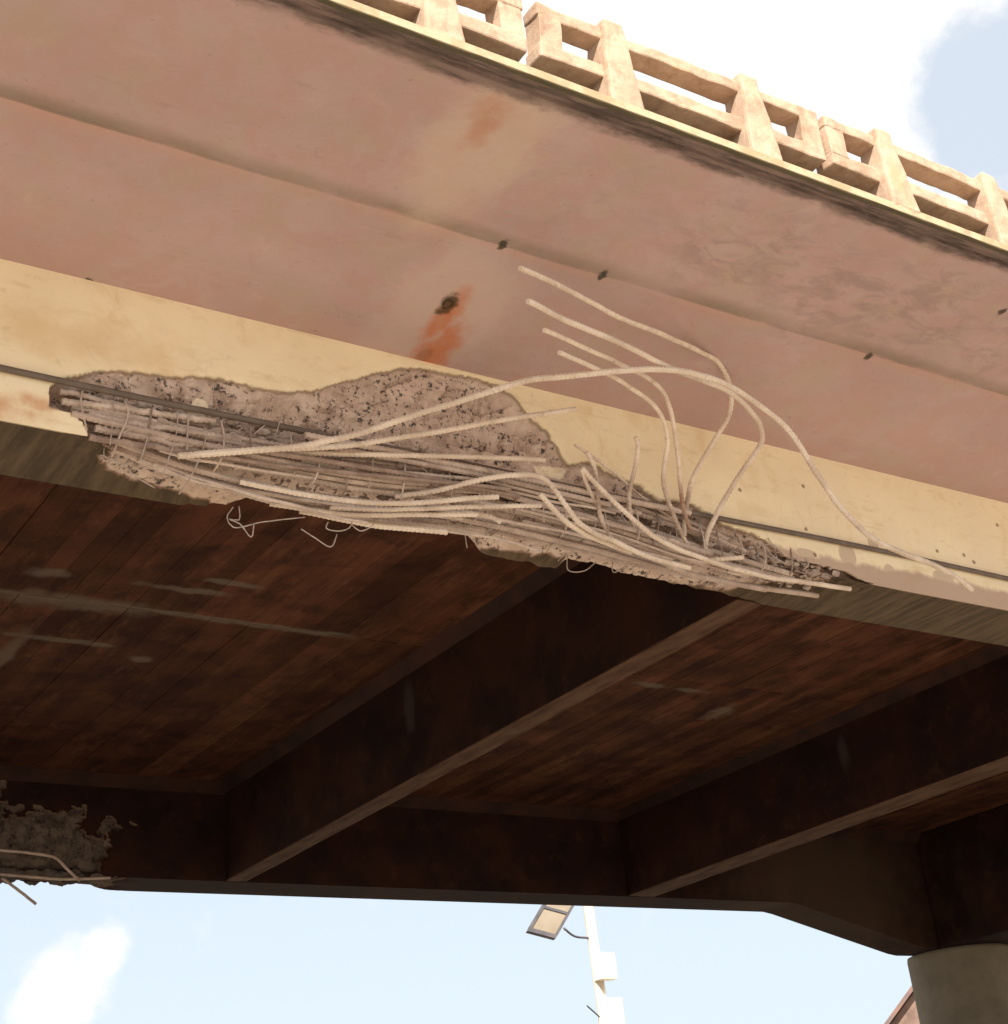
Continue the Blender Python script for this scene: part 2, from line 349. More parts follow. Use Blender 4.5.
def smooth_path(pts, step):
    P = [Vector(p) for p in pts]
    P = [P[0]*2-P[1]] + P + [P[-1]*2-P[-2]]
    out = []
    for i in range(1, len(P)-2):
        a, b, c, d = P[i-1:i+3]
        n = max(2, int((c-b).length/step))
        ta = max((b-a).length, 1e-4)**.5; tb = max((c-b).length, 1e-4)**.5; tc = max((d-c).length, 1e-4)**.5
        m1 = ((b-a)/ta - (c-a)/(ta+tb) + (c-b)/tb)*tb; m2 = ((c-b)/tb - (d-b)/(tb+tc) + (d-c)/tc)*tb
        for k in range(n):
            t = k/n; t2 = t*t; t3 = t2*t
            out.append(b*(2*t3-3*t2+1) + m1*(t3-2*t2+t) + c*(-2*t3+3*t2) + m2*(t3-t2))
    out.append(P[-2])
    return out
def tube(name, pts, r, mat, parent=None, step=.012, sides=8, ribs=.0, jitter=.0, seed=0, smooth=True, origin=None):
    P = smooth_path(pts, step)
    vs, fs = [], []
    T = (P[1]-P[0]).normalized(); N = T.orthogonal().normalized()
    o0 = Vector(origin) if origin is not None else Vector((0, 0, 0))
    for i, p in enumerate(P):
        if i: 
            T2 = (P[min(i+1, len(P)-1)]-P[i-1]).normalized()
            N = (N - T2*N.dot(T2)).normalized(); T = T2
        Bn = T.cross(N)
        q = p - o0
        if ribs: q = q + Vector((nz(p+Vector((seed*2.3, 0, 5)), 3.5, 3), nz(p+Vector((0, seed*2.3, 1)), 3.5, 3), nz(p+Vector((seed*1.3, 7, 0)), 3.5, 3)))*min(.0035, .0005*i)
        if jitter: q = q + Vector((0, nz(p*1.0+Vector((seed, 0, 0)), 9, 2), nz(p+Vector((0, seed, 0)), 9, 2)))*jitter
        for k in range(sides):
            a = 2*math.pi*k/sides
            rr = r*(1 + (ribs if (i + (1 if math.sin(a) > 0 else 0)) % 3 == 0 else 0.0))
            if jitter: rr *= 1 + .25*nz(p*1.0+Vector((math.cos(a)*.02, seed, math.sin(a)*.02)), 34, 2)
            vs.append(q + (N*math.cos(a) + Bn*math.sin(a))*rr)
    n = len(P)
    for i in range(n-1):
        for k in range(sides):
            k2 = (k+1) % sides
            fs.append((i*sides+k, i*sides+k2, (i+1)*sides+k2, (i+1)*sides+k))
    fs.append(tuple(range(sides))[::-1]); fs.append(tuple((n-1)*sides+k for k in range(sides)))
    me = from_py(name, vs, fs, smooth)
    me.polygons[-1].use_smooth = False; me.polygons[-2].use_smooth = False
    return link(name, me, mat, parent, o0)

def poly_sd(px, pz, poly):
    """signed distance (positive inside) of points to a polygon"""
    P = np.array(poly, float); d = np.full(px.shape, 1e9); ins = np.zeros(px.shape, bool)
    for (ax, az), (bx, bz) in zip(P, np.roll(P, -1, 0)):
        ex, ez = bx-ax, bz-az
        t = np.clip(((px-ax)*ex+(pz-az)*ez)/(ex*ex+ez*ez+1e-12), 0, 1)
        d = np.minimum(d, np.hypot(px-ax-t*ex, pz-az-t*ez))
        c = ((az > pz) != (bz > pz)) & (px < (bx-ax)*(pz-az)/(bz-az+1e-12)+ax)
        ins ^= c
    return np.where(ins, d, -d)
def sstep(x, a, b):
    t = np.clip((x-a)/(b-a), 0, 1); return t*t*(3-2*t)
def vnoise(P, s, oct=4, off=0.0):
    return np.array([noise.fractal((p[0]*s+off, p[1]*s, p[2]*s), 1.0, 2.0, oct) for p in P])
def vcell(P, s):
    return np.array([noise.voronoi((p[0]*s, p[1]*s, p[2]*s))[0][0] for p in P])
def haunch(x):
    x = np.asarray(x, float)
    return -0.535*(np.clip((x-14.5)/2.2, 0, 1) - np.clip((x-18.3)/2.4, 0, 1))
def grid_faces(nc, nr):
    return [(i*nr+j, i*nr+j+1, (i+1)*nr+j+1, (i+1)*nr+j) for i in range(nc-1) for j in range(nr-1)]

# ---------------------------------------------------------------- ground
g = from_py('ground', [(-1500, -1500, 0), (1500, -1500, 0), (1500, 1500, 0), (-1500, 1500, 0)], [(0, 1, 2, 3)])
gm, t = material('sandy_laterite')
n = t.noise(.35, 8, .65)
t.finish(t.mix(t.mr(t.noise(6, 6, .7), .5, .75, 0, .5), t.mix(t.mr(n, .35, .65), (.32, .275, .225), (.265, .22, .175)), (.19, .145, .11)), .95, n, .4, .1, .1)
tag(link('ground', g, gm), kind='structure')

# ---------------------------------------------------------------- the bridge
X0, X1 = -10.0, 24.0
ZB, ZT, ZS = 5.2, 6.065, 6.2
bridge = empty('bridge', (7.0, 10.85, 0), 'old concrete girder bridge with pink and yellow limewash and a spalled edge girder', 'bridge')
B0 = Vector(bridge.location)
def sub(o):            # world-built child of the bridge
    o.location = o.location - B0 if o.parent is bridge else o.location
    return o

# near edge girder with the broken patch
xs = np.r_[np.linspace(X0, 1.0, 12), np.linspace(1.3, 2.0, 8), np.arange(2.02, 7.9, .0115), np.linspace(8.0, 14.2, 22), np.linspace(14.3, 20.3, 26), np.linspace(21, X1, 5)]
zf = np.linspace(ZT, ZB, 74); ys = np.linspace(6.354, 6.88, 36)[1:]; zi = np.linspace(0, 1, 9)[1:]
nr = len(zf)+len(ys)+len(zi); nc = len(xs)
ecor = np.interp(xs, *np.array([[2.099,0],[2.266,0.03],[2.387,0.06],[2.586,0.14],[3.002,0.22],[3.33,0.24],[4.155,0.24],[4.537,0.18],[5.216,0.15],[5.954,0.11],[6.676,0.06],[7.28,0.03],[7.69,0]]).T); einn = np.interp(xs, *np.array([[2.747,0],[2.963,0.012],[3.158,0.04],[3.346,0.15],[3.593,0.2],[4.406,0.21],[4.619,0.16],[4.741,0.03],[5.161,0.0],[5.277,0.01],[5.379,0.1],[5.602,0.07],[5.909,0.05],[6.389,0.045],[6.723,0.02],[6.981,0]]).T)
ecor = np.maximum(0, ecor*(1+.25*np.array([noise.fractal((x*5, 0, 0), 1, 2, 4) for x in xs])))
einn = np.where(einn > .002, np.maximum(0, einn+.035*np.array([noise.fractal((x*4, 3, 0), 1, 2, 4) for x in xs])), 0)
hz = haunch(xs)
XX = np.repeat(xs[:, None], nr, 1)
YY = np.concatenate([np.full(len(zf), 6.354), ys, np.full(len(zi), 6.88)])[None].repeat(nc, 0)
ZZ = np.concatenate([zf, np.full(len(ys), ZB), ZB+zi*(ZS-ZB)])[None].repeat(nc, 0)
hf = np.clip((ZT-ZZ)/(ZT-ZB), 0, 1)
ZZ = ZZ + hz[:, None]*hf
EC = ecor[:, None].repeat(nr, 1); EI = einn[:, None].repeat(nr, 1)
act = (XX > 2.0) & (XX < 7.9)
idx = np.argwhere(act.ravel()).ravel()
PT = np.stack([XX, YY, ZZ], -1).reshape(-1, 3)
def full(f, *a, fill=0.0):
    o = np.full(PT.shape[0], fill); o[idx] = f(PT[idx], *a); return o.reshape(nc, nr)
n1 = full(vnoise, 5.0, 5); n2 = full(vnoise, 19.0, 4, 4.0); n3 = full(vnoise, 60.0, 2, 9.0)
pc = full(vcell, 42.0, fill=.5)
front = np.zeros((nc, nr), bool); front[:, :len(zf)] = True
soff = np.zeros((nc, nr), bool); soff[:, len(zf):len(zf)+len(ys)] = True
inn = ~(front | soff)
sd = poly_sd(XX + .010*n2, ZZ + .009*n2 + .012*n1, [[2.045,5.433],[2.091,5.487],[2.163,5.52],[2.26,5.565],[2.434,5.612],[2.613,5.621],[2.718,5.651],[2.905,5.684],[3.096,5.67],[3.265,5.68],[3.469,5.744],[3.621,5.828],[3.778,5.908],[3.97,5.995],[4.165,6.038],[4.395,6.048],[4.629,6.037],[4.726,5.988],[4.816,5.877],[4.932,5.804],[5.001,5.689],[5.062,5.617],[5.21,5.659],[5.384,5.608],[5.564,5.577],[5.702,5.504],[5.876,5.535],[6.013,5.52],[6.119,5.458],[6.232,5.424],[6.43,5.404],[6.542,5.355],[6.649,5.277],[6.858,5.269],[7.202,5.253],[7.496,5.178],[7.351,4.817],[4.477,4.688],[2.634,4.838],[2.387,5.149],[2.241,5.183],[2.206,5.271],[2.143,5.311],[2.038,5.325]])
mf = sstep(sd, 0.0, .016)
fl = sstep(poly_sd(XX+.01*n2, ZZ+.01*n2, [[3.891,5.864],[4.003,5.934],[4.142,5.991],[4.128,5.905],[4.066,5.778],[4.018,5.718],[3.958,5.754]]), -.008, .008)
up = np.clip((ZZ-ZB)/.34, 0, 1); near = (1-up)**1.3
depth_f = .040 + .035*sstep(sd, .0, .12) + .020*n1 + .008*n2 + .004*n3 - .03*np.clip(.40-pc, 0, 1)
def facet(P, s):
    o = []
    for p in P:
        d_, q_ = noise.voronoi((p[0]*s, p[1]*s, p[2]*s*1.3))
        h = q_[0]; k1 = math.sin(h[0]*12.9+h[2]*78.2)*43758.5; k1 -= math.floor(k1)
        o.append(k1 - .5 + (p[0]*s-h[0])*(k1-.4)*.9 + (p[2]*s*1.3-h[2])*(.7-k1*1.3)*.9)
    return np.array(o)
f1_ = full(facet, 4.2); f2_ = full(facet, 11.0); f3_ = full(facet, 27.0)
depth_f = depth_f + (.060*f1_ + .034*f2_ + .012*f3_)*sstep(sd, .0, .05)
bandz = np.interp(XX, [2.0, 2.6, 4.4, 5.4, 6.6, 7.4], [5.45, 5.47, 5.50, 5.46, 5.32, 5.25])
depth_f = depth_f + .075*sstep(bandz-ZZ, -.02, .05)
depth_f = np.maximum(.012, depth_f)
depth_f = depth_f*(1-fl) + fl*.046
eF = mf*(depth_f*(1-near) + np.maximum(depth_f, EC*(1+.3*n1)+.015*n2)*near)
tw = np.clip((YY-6.354)/.526, 0, 1)
eS = EC*(1-tw)**.8 + EI*tw
eS = np.where(eS > .004, np.maximum(0, eS*(1+(.35*n1+.4*f1_+.25*f2_)*(1-.8*tw)) + (.022*n2 + .008*n3)*(1-.8*tw)*np.minimum(1, eS/.03)), 0)
ang = np.where(front, (math.pi/4)*np.clip(1-(ZZ-ZB)/.28, 0, 1), np.where(soff, math.pi/4+math.pi/4*np.clip((YY-6.354)/.25, 0, 1), math.pi/2))
ee = np.where(front, eF, np.where(soff, eS, 0))
YY2 = YY + np.where(inn, 0, ee*np.cos(ang)); ZZ2 = ZZ + np.where(inn, 0, ee*np.sin(ang))
YY2 = np.minimum(YY2, 6.88 - np.where(soff, 0, .02))
zin = ZZ2[:, len(zf)+len(ys)-1]
ZZ2 = np.where(inn, zin[:, None] + (ZS-zin[:, None])*np.clip((ZZ-ZB-hz[:, None]*hf)/(ZS-ZB), 0, 1), ZZ2)
spall = np.where(front, mf, np.where(soff, sstep(eS, .03, .05), 0))
me = from_py('edge_girder', np.stack([XX, YY2, ZZ2], -1).reshape(-1, 3), grid_faces(nc, nr), True)
at = me.attributes.new('spall', 'FLOAT', 'POINT'); at.data.foreach_set('value', spall.ravel().astype(np.float32))
at = me.attributes.new('flake', 'FLOAT', 'POINT'); at.data.foreach_set('value', fl.ravel().astype(np.float32))
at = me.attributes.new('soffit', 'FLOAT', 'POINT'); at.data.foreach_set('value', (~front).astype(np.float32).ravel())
fix_normals(me)
try: me.set_sharp_from_angle(angle=R(38))
except Exception: pass
girder = sub(link('edge_girder', me, M_girder, bridge)); girder['label'] = 'yellow limewashed edge girder with its lower corner broken away'

# far girder, inner face spalled at the left, haunched at the column
YG0, YG1 = 14.79, 15.34
xs = np.r_[np.linspace(X0, 3.8, 12), np.arange(3.85, 6.3, .022), np.linspace(6.4, 14.2, 26), np.linspace(14.3, 20.3, 40), np.linspace(21, X1, 5)]
zf = np.linspace(ZS, ZB, 50); ys = np.linspace(YG0, YG1, 16)[1:]; zi = np.linspace(0, 1, 6)[1:]
nr = len(zf)+len(ys)+len(zi); nc = len(xs); hz = haunch(xs)
XX = np.repeat(xs[:, None], nr, 1)
YY = np.concatenate([np.full(len(zf), YG0), ys, np.full(len(zi), YG1)])[None].repeat(nc, 0)
ZZ = np.concatenate([zf, np.full(len(ys), ZB), ZB+zi*(ZS-ZB)])[None].repeat(nc, 0)
front = np.zeros((nc, nr), bool); front[:, :len(zf)] = True
soff = np.zeros((nc, nr), bool); soff[:, len(zf):len(zf)+len(ys)] = True
hf = np.clip((ZS-ZZ)/(ZS-ZB), 0, 1)
PT = np.stack([XX, YY, ZZ], -1).reshape(-1, 3); idx = np.argwhere(((XX > 3.8) & (XX < 6.3)).ravel()).ravel()
n1 = full(vnoise, 5.0, 5); n2 = full(vnoise, 16.0, 4, 4.0)
sd = poly_sd(XX + .10*n2, ZZ + .05*n2 + .10*n1, [[3.821,6.243],[4.388,6.139],[4.63,6.106],[4.492,5.901],[4.881,5.876],[5.126,5.961],[5.33,5.804],[5.584,5.848],[5.896,5.684],[5.485,5.564],[5.741,5.477],[5.487,5.289],[5.691,5.131],[5.793,4.7],[3.905,4.666]]) - .05 - .22*np.maximum(0, n1)
mf = sstep(sd, 0, .03)*np.where(front, 1, 0)
e = mf*(.045 + .04*n1 + .018*n2 + .10*np.clip(1-(ZZ-ZB)/.3, 0, 1))
es = np.where(soff, sstep(-XX, -5.9, -5.2)*(.05+.06*n1+.015*n2), 0); es = np.maximum(0, es)
ZZ2 = ZZ + hz[:, None]*hf + es + np.where(front, .6*e*np.clip(1-(ZZ-ZB)/.2, 0, 1), 0)
YY2 = YY + np.where(front, np.maximum(0, e), 0)
sp = np.where(front, mf, np.where(soff, sstep(es, .01, .03), 0))
me = from_py('main_girder', np.stack([XX, YY2, ZZ2], -1).reshape(-1, 3), grid_faces(nc, nr), True)
at = me.attributes.new('spall', 'FLOAT', 'POINT'); at.data.foreach_set('value', sp.ravel().astype(np.float32))
fix_normals(me)
try: me.set_sharp_from_angle(angle=R(35))
except Exception: pass
fgird = sub(link('edge_girder', me, M_far, bridge)); fgird['label'] = 'dark far girder with a haunch over the round column and a crumbled left end'

# fillets in the corners of the bays, cross beams, crosshead
def prism_x(name, prof, x0, x1, mat, parent):
    k = len(prof); vs = [(x0, y, z) for y, z in prof] + [(x1, y, z) for y, z in prof]
    fs = [(i, (i+1) % k, k+(i+1) % k, k+i) for i in range(k)] + [tuple(range(k))[::-1], tuple(range(k, 2*k))]
    me = from_py(name, vs, fs); fix_normals(me); return link(name, me, mat, parent)
def prism_y(name, prof, y0, y1, mat, parent):
    k = len(prof); vs = [(x, y0, z) for x, z in prof] + [(x, y1, z) for x, z in prof]
    fs = [(i, (i+1) % k, k+(i+1) % k, k+i) for i in range(k)] + [tuple(range(k))[::-1], tuple(range(k, 2*k))]
    me = from_py(name, vs, fs); fix_normals(me); return link(name, me, mat, parent)
beams = [(1.62, 1.90), (6.70, 6.93), (11.82, 12.23), (22.2, 22.5)]
for i, (a, b) in enumerate(beams):
    o = sub(rough_prism('cross_beam', box8(a, b, 6.884, YG0-.004, ZB+.002, ZS+.006), .35, .006, .012, i, M_beam, bridge))
    for s, xx in ((-1, a), (1, b)):
        if i == 0 and s < 0 or i == 3: continue
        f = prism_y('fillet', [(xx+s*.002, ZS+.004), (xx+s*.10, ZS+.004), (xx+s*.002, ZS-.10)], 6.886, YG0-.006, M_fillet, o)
crosshead = sub(rough_prism('crosshead', box8(17.0, 18.4, 6.884, YG0-.004, 4.66, ZS+.006), .5, .006, .02, 8, M_dark, bridge))
for a, b in ((1.905, 6.695), (6.935, 11.815), (12.235, 16.995)):
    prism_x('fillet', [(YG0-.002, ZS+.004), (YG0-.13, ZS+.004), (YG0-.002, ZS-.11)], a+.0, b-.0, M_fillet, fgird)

# deck: slab, and the shutter boards printed in its soffit
slab = sub(rough_prism('deck_slab', box8(X0, X1, 6.36, 15.33, ZS+.012, ZS+.26), 0, 0, 0, 0, M_dark, bridge))
road = sub(rough_prism('road_surface', box8(X0, X1, 5.2, 16.5, ZS+.262, ZS+.30), 0, 0, 0, 0, M_road, bridge))
bmesh_cache = {}
for a, b in ((1.905, 6.695), (6.935, 11.815), (12.235, 16.995)):
    nb = int(round((b-a)/.165)); wd = (b-a)/nb
    for i in range(nb):
        for (y0, y1) in ((6.886, 10.56), (10.575, YG0-.005)):
            key = (round(wd, 4), y0)
            if key not in bmesh_cache:
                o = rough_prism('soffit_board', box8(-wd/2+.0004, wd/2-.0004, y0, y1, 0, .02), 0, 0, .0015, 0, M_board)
                bmesh_cache[key] = o
            else:
                o = bmesh_cache[key].copy(); col.objects.link(o)
            o.parent = slab
            o.location = Vector((a+wd*(i+.5), 0, ZS-.002+random.uniform(-.003, .004)))
            o.rotation_euler = (0, R(random.uniform(-.7, .7)), 0)
slab.location = -B0
# boards are children of slab: same offset

# overhangs
def overhang(name, mirror, mat):
    xs = np.r_[np.linspace(X0, .8, 14), np.arange(.9, 10.5, .06), np.linspace(10.6, X1, 20)]
    yy = np.r_[np.linspace(6.356, 5.55, 14), [5.50, 5.46, 5.42, 5.390, 5.381, 5.379, 5.374, 5.34, 5.30, 5.26], np.linspace(5.2, 4.47, 14), [4.452, 4.450, 4.412, 4.408, 4.390, 4.360, 4.350, 4.350]]
    zz = np.where(yy > 5.38, 6.065+(6.354-yy)/.974*.129, 6.206+(5.38-yy)/1.03*.102)
    bend = np.exp(-((yy-5.38)/.06)**2)
    ns = len(yy); zz[-7:] = [6.318, 6.318, 6.306, 6.306, 6.306, 6.312, 6.355]
    prof = list(zip(yy, zz)) + [(4.354, 6.357), (5.19, 6.46), (6.358, 6.47)]
    bend = np.r_[bend, 0, 0, 0]
    vs = []
    for x in xs:
        k = .6+.5*noise.fractal((x*.9, 0, 7), 1, 2, 3)
        for j, (y, z) in enumerate(prof):
            q = noise.fractal((x*1.3, y*1.3, 0), 1, 2, 4)*.006 if 5 < j < ns-8 else 0
            qe = noise.fractal((x*6, y*9, 2), 1, 2, 4)*.004 if ns-8 <= j < ns+1 else 0
            vs.append((x, (21.694-y) if mirror else y+qe, z + q + qe - bend[j]*.004*k))
    np_ = len(prof)
    me = from_py(name, vs, [(i*np_+j, i*np_+j+1, (i+1)*np_+j+1, (i+1)*np_+j) for i in range(len(xs)-1) for j in range(np_-1)], True)
    fix_normals(me)
    try: me.set_sharp_from_angle(angle=R(25))
    except Exception: pass
    return sub(link(name, me, mat, bridge))
ov = overhang('deck_overhang', False, M_under); ov['label'] = 'pink underside of the deck overhang with a rust streak below its drain'
overhang('deck_overhang', True, M_dark)
# broken drain outlet in the overhang
dp = Vector([4.0,5.876,6.131])
bm = bmesh.new()
for k, (r0, z0) in enumerate(((.034, .03), (.036, -.008), (.026, -.012), (.023, .03))):
    for i in range(14):
        a = 2*math.pi*i/14
        rr = r0*(1+.22*nz((math.cos(a)*.5, math.sin(a)*.5, k*.2), 2, 3))
        bm.verts.new((rr*math.cos(a)*.9, rr*math.sin(a)*1.25, z0 + .008*nz((a, k, 3), 2, 2)))
bm.verts.ensure_lookup_table()
for k in range(3):
    for i in range(14):
        bm.faces.new([bm.verts[k*14+i], bm.verts[k*14+(i+1) % 14], bm.verts[(k+1)*14+(i+1) % 14], bm.verts[(k+1)*14+i]])
bm.faces.new([bm.verts[42+i] for i in range(14)])
bmesh.ops.recalc_face_normals(bm, faces=bm.faces)
me = bpy.data.meshes.new('drain_pipe'); bm.to_mesh(me); bm.free()
M_drain = plain('rusted_iron', (.05, .03, .018), (.10, .05, .022), 20, .9)
o = link('drain_pipe', me, M_drain, ov); o.location = dp

# columns
def column(x, y, label):
    prof = [(.68, 0), (.68, .1), (.68, 2.2), (.695, 4.30), (.70, 4.60), (.69, 4.655)]
    vs, fs, n = [], [], 56
    for r, z in prof:
        for i in range(n): vs.append((r*math.cos(2*math.pi*i/n), r*math.sin(2*math.pi*i/n), z))
    for k in range(len(prof)-1):
        for i in range(n): fs.append((k*n+i, k*n+(i+1) % n, (k+1)*n+(i+1) % n, (k+1)*n+i))
    fs.append(tuple((len(prof)-1)*n+i for i in range(n)))
    me = from_py('column', vs, fs, True); o = link('column', me, M_column, bridge, Vector((x, y, 0))-B0); o['label'] = label
column(17.68, 15.06, 'round grey column under the far girder'); column(17.68, 6.62, 'round grey column under the near girder')

# steel left in the broken girder
for i, (pts, r) in enumerate([([[2.266,6.407,5.414],[2.687,6.419,5.422],[3.126,6.414,5.414],[3.595,6.411,5.439],[4.097,6.412,5.469],[4.636,6.412,5.519],[5.208,6.417,5.502],[5.806,6.415,5.432],[6.434,6.421,5.285]],0.0135),([[2.156,6.382,5.383],[2.573,6.383,5.367],[3.016,6.382,5.366],[3.488,6.383,5.388],[3.994,6.384,5.429],[4.538,6.384,5.491],[5.12,6.393,5.485],[5.716,6.383,5.402],[6.352,6.384,5.282]],0.0135),([[2.159,6.39,5.359],[2.572,6.382,5.347],[3.011,6.38,5.332],[3.487,6.393,5.365],[3.985,6.384,5.396],[4.522,6.38,5.448],[5.103,6.392,5.447],[5.697,6.384,5.373],[6.34,6.389,5.283]],0.015),([[3.306,6.39,5.34],[3.627,6.386,5.345],[3.967,6.386,5.386],[4.325,6.39,5.419],[4.696,6.387,5.45],[5.08,6.385,5.44],[5.479,6.385,5.402],[5.894,6.385,5.35],[6.326,6.389,5.273]],0.015),([[2.196,6.408,5.335],[2.646,6.422,5.318],[3.117,6.414,5.296],[3.624,6.415,5.318],[4.174,6.424,5.363],[4.758,6.424,5.376],[5.373,6.415,5.341],[6.034,6.417,5.266],[6.746,6.419,5.201]],0.0165),([[2.15,6.355,5.304],[2.541,6.352,5.286],[2.956,6.354,5.271],[3.396,6.355,5.263],[3.865,6.357,5.278],[4.368,6.358,5.332],[4.891,6.352,5.305],[5.454,6.358,5.264],[6.04,6.352,5.195]],0.0165),([[2.279,6.389,5.315],[2.686,6.387,5.258],[3.122,6.396,5.255],[3.579,6.395,5.25],[4.069,6.393,5.289],[4.595,6.392,5.346],[5.148,6.396,5.295],[5.726,6.394,5.214],[6.342,6.386,5.156]],0.0135),([[2.201,6.437,5.305],[2.649,6.438,5.28],[3.123,6.435,5.254],[3.629,6.433,5.26],[4.175,6.429,5.303],[4.764,6.436,5.316],[5.39,6.439,5.28],[6.041,6.426,5.202],[6.775,6.438,5.181]],0.015),([[2.367,6.456,5.343],[2.778,6.45,5.269],[3.214,6.447,5.272],[3.676,6.443,5.261],[4.173,6.445,5.3],[4.704,6.448,5.321],[5.261,6.447,5.279],[5.85,6.447,5.215],[6.478,6.448,5.145]],0.0165),([[3.003,6.434,5.23],[3.358,6.435,5.24],[3.731,6.437,5.239],[4.124,6.438,5.269],[4.541,6.442,5.292],[4.966,6.434,5.271],[5.422,6.439,5.244],[5.887,6.432,5.191],[6.389,6.437,5.145]],0.0165),([[2.427,6.486,5.292],[2.839,6.478,5.212],[3.28,6.484,5.173],[3.75,6.488,5.197],[4.242,6.479,5.205],[4.778,6.486,5.23],[5.33,6.478,5.174],[5.927,6.484,5.117],[6.568,6.484,5.097]],0.0165),([[2.426,6.478,5.282],[2.784,6.469,5.199],[3.161,6.467,5.177],[3.56,6.47,5.163],[3.986,6.475,5.189],[4.434,6.476,5.215],[4.9,6.47,5.209],[5.395,6.473,5.171],[5.912,6.471,5.121]],0.0165),([[2.368,6.464,5.273],[2.719,6.459,5.199],[3.089,6.463,5.167],[3.475,6.459,5.146],[3.889,6.464,5.174],[4.321,6.462,5.187],[4.773,6.458,5.172],[5.26,6.467,5.151],[5.758,6.461,5.102]],0.0165),([[2.389,6.485,5.251],[2.599,6.478,5.209],[2.821,6.487,5.169],[3.045,6.485,5.146],[3.275,6.482,5.143],[3.514,6.481,5.14],[3.758,6.475,5.148],[4.019,6.486,5.151],[4.282,6.482,5.169]],0.015),([[2.421,6.508,5.246],[2.646,6.495,5.176],[2.884,6.498,5.156],[3.129,6.504,5.123],[3.38,6.504,5.106],[3.64,6.502,5.113],[3.911,6.506,5.11],[4.192,6.505,5.138],[4.477,6.499,5.132]],0.0165),([[2.502,6.59,5.285],[2.956,6.592,5.194],[3.432,6.584,5.165],[3.947,6.586,5.189],[4.496,6.583,5.218],[5.085,6.588,5.206],[5.709,6.587,5.169],[6.386,6.588,5.16],[7.128,6.594,5.181]],0.0165),([[3.342,6.305,5.415],[3.898,6.305,5.424],[4.528,6.305,5.421],[5.21,6.305,5.418],[5.876,6.305,5.421]],0.0165),([[3.485,6.31,5.378],[4.082,6.31,5.391],[4.659,6.31,5.387],[5.278,6.31,5.369]],0.014),([[2.985,6.315,5.273],[3.483,6.315,5.294],[4.016,6.315,5.31],[4.653,6.315,5.308]],0.0135),([[2.11,6.372,5.366],[2.342,6.372,5.391],[2.542,6.372,5.402],[2.881,6.372,5.431]],0.016),([[2.099,6.372,5.417],[2.293,6.372,5.418],[2.517,6.372,5.407]],0.014),([[2.236,6.372,5.329],[2.442,6.372,5.32],[2.696,6.372,5.335],[3.013,6.372,5.351]],0.015),([[2.27,6.372,5.262],[2.492,6.372,5.26],[2.799,6.372,5.274],[3.12,6.372,5.306]],0.017),([[2.247,6.372,5.209],[2.542,6.372,5.216],[2.851,6.372,5.235]],0.014),([[3.342,6.372,5.293],[3.807,6.372,5.314],[4.368,6.372,5.349],[4.974,6.372,5.392],[5.547,6.372,5.393]],0.016),([[4.06,6.372,5.435],[4.576,6.372,5.462],[5.127,6.372,5.484],[5.705,6.372,5.44],[6.304,6.372,5.31]],0.013),([[4.389,6.345,5.33],[4.569,6.34,5.344],[4.75,6.335,5.34],[4.934,6.33,5.328],[5.125,6.325,5.337],[5.317,6.32,5.328]],0.0079),([[4.723,6.414,5.217],[5.046,6.397,5.194],[5.382,6.379,5.182],[5.727,6.362,5.143],[6.084,6.345,5.107],[6.462,6.328,5.101]],0.0086),([[2.902,6.351,5.229],[3.207,6.338,5.23],[3.525,6.324,5.251],[3.858,6.311,5.274],[4.207,6.297,5.302],[4.571,6.284,5.327]],0.0102),([[2.606,6.487,5.19],[2.919,6.469,5.138],[3.245,6.451,5.122],[3.585,6.433,5.123],[3.941,6.415,5.133],[4.315,6.397,5.155]],0.0091),([[4.098,6.426,5.193],[4.402,6.411,5.198],[4.715,6.396,5.189],[5.04,6.381,5.18],[5.373,6.366,5.144],[5.72,6.351,5.115]],0.0089),([[3.661,6.345,5.31],[3.897,6.341,5.328],[4.14,6.336,5.349],[4.391,6.332,5.376],[4.647,6.328,5.365],[4.911,6.324,5.356]],0.0095),([[2.839,6.502,5.134],[3.042,6.495,5.127],[3.25,6.487,5.136],[3.464,6.48,5.131],[3.686,6.472,5.153],[3.913,6.465,5.17]],0.0081),([[2.597,6.389,5.218],[2.756,6.388,5.205],[2.918,6.386,5.207],[3.084,6.384,5.207],[3.254,6.382,5.211],[3.427,6.38,5.221]],0.0085),([[4.752,6.365,5.272],[4.95,6.36,5.269],[5.154,6.356,5.277],[5.36,6.351,5.263],[5.571,6.347,5.252],[5.785,6.342,5.231]],0.0105),([[4.003,6.345,5.343],[4.261,6.344,5.364],[4.528,6.344,5.39],[4.802,6.343,5.387],[5.082,6.342,5.366],[5.373,6.341,5.357]],0.0096),([[4.382,6.371,5.259],[4.706,6.365,5.255],[5.041,6.359,5.232],[5.387,6.353,5.2],[5.742,6.347,5.144],[6.118,6.342,5.121]],0.0079),([[2.759,6.474,5.154],[2.891,6.458,5.132],[3.025,6.442,5.104],[3.161,6.427,5.078],[3.299,6.411,5.064],[3.439,6.396,5.044]],0.008),([[2.63,6.481,5.179],[2.84,6.466,5.125],[3.055,6.45,5.112],[3.275,6.434,5.075],[3.5,6.419,5.044],[3.733,6.403,5.034]],0.0074),([[3.647,6.512,5.107],[3.871,6.493,5.092],[4.102,6.474,5.096],[4.339,6.455,5.095],[4.583,6.435,5.094],[4.828,6.416,5.05]],0.0071),([[3.757,6.434,5.174],[3.961,6.433,5.19],[4.172,6.431,5.218],[4.388,6.43,5.239],[4.613,6.428,5.279],[4.84,6.427,5.282]],0.0082)]):
    o = tube('rebar', pts, r, M_bundle[[0, 1, 0, 2, 1][i % 5] if i < 29 else 1], girder, .0095, 8, .17, .010 if 19 <= i < 26 else .0, i, False)
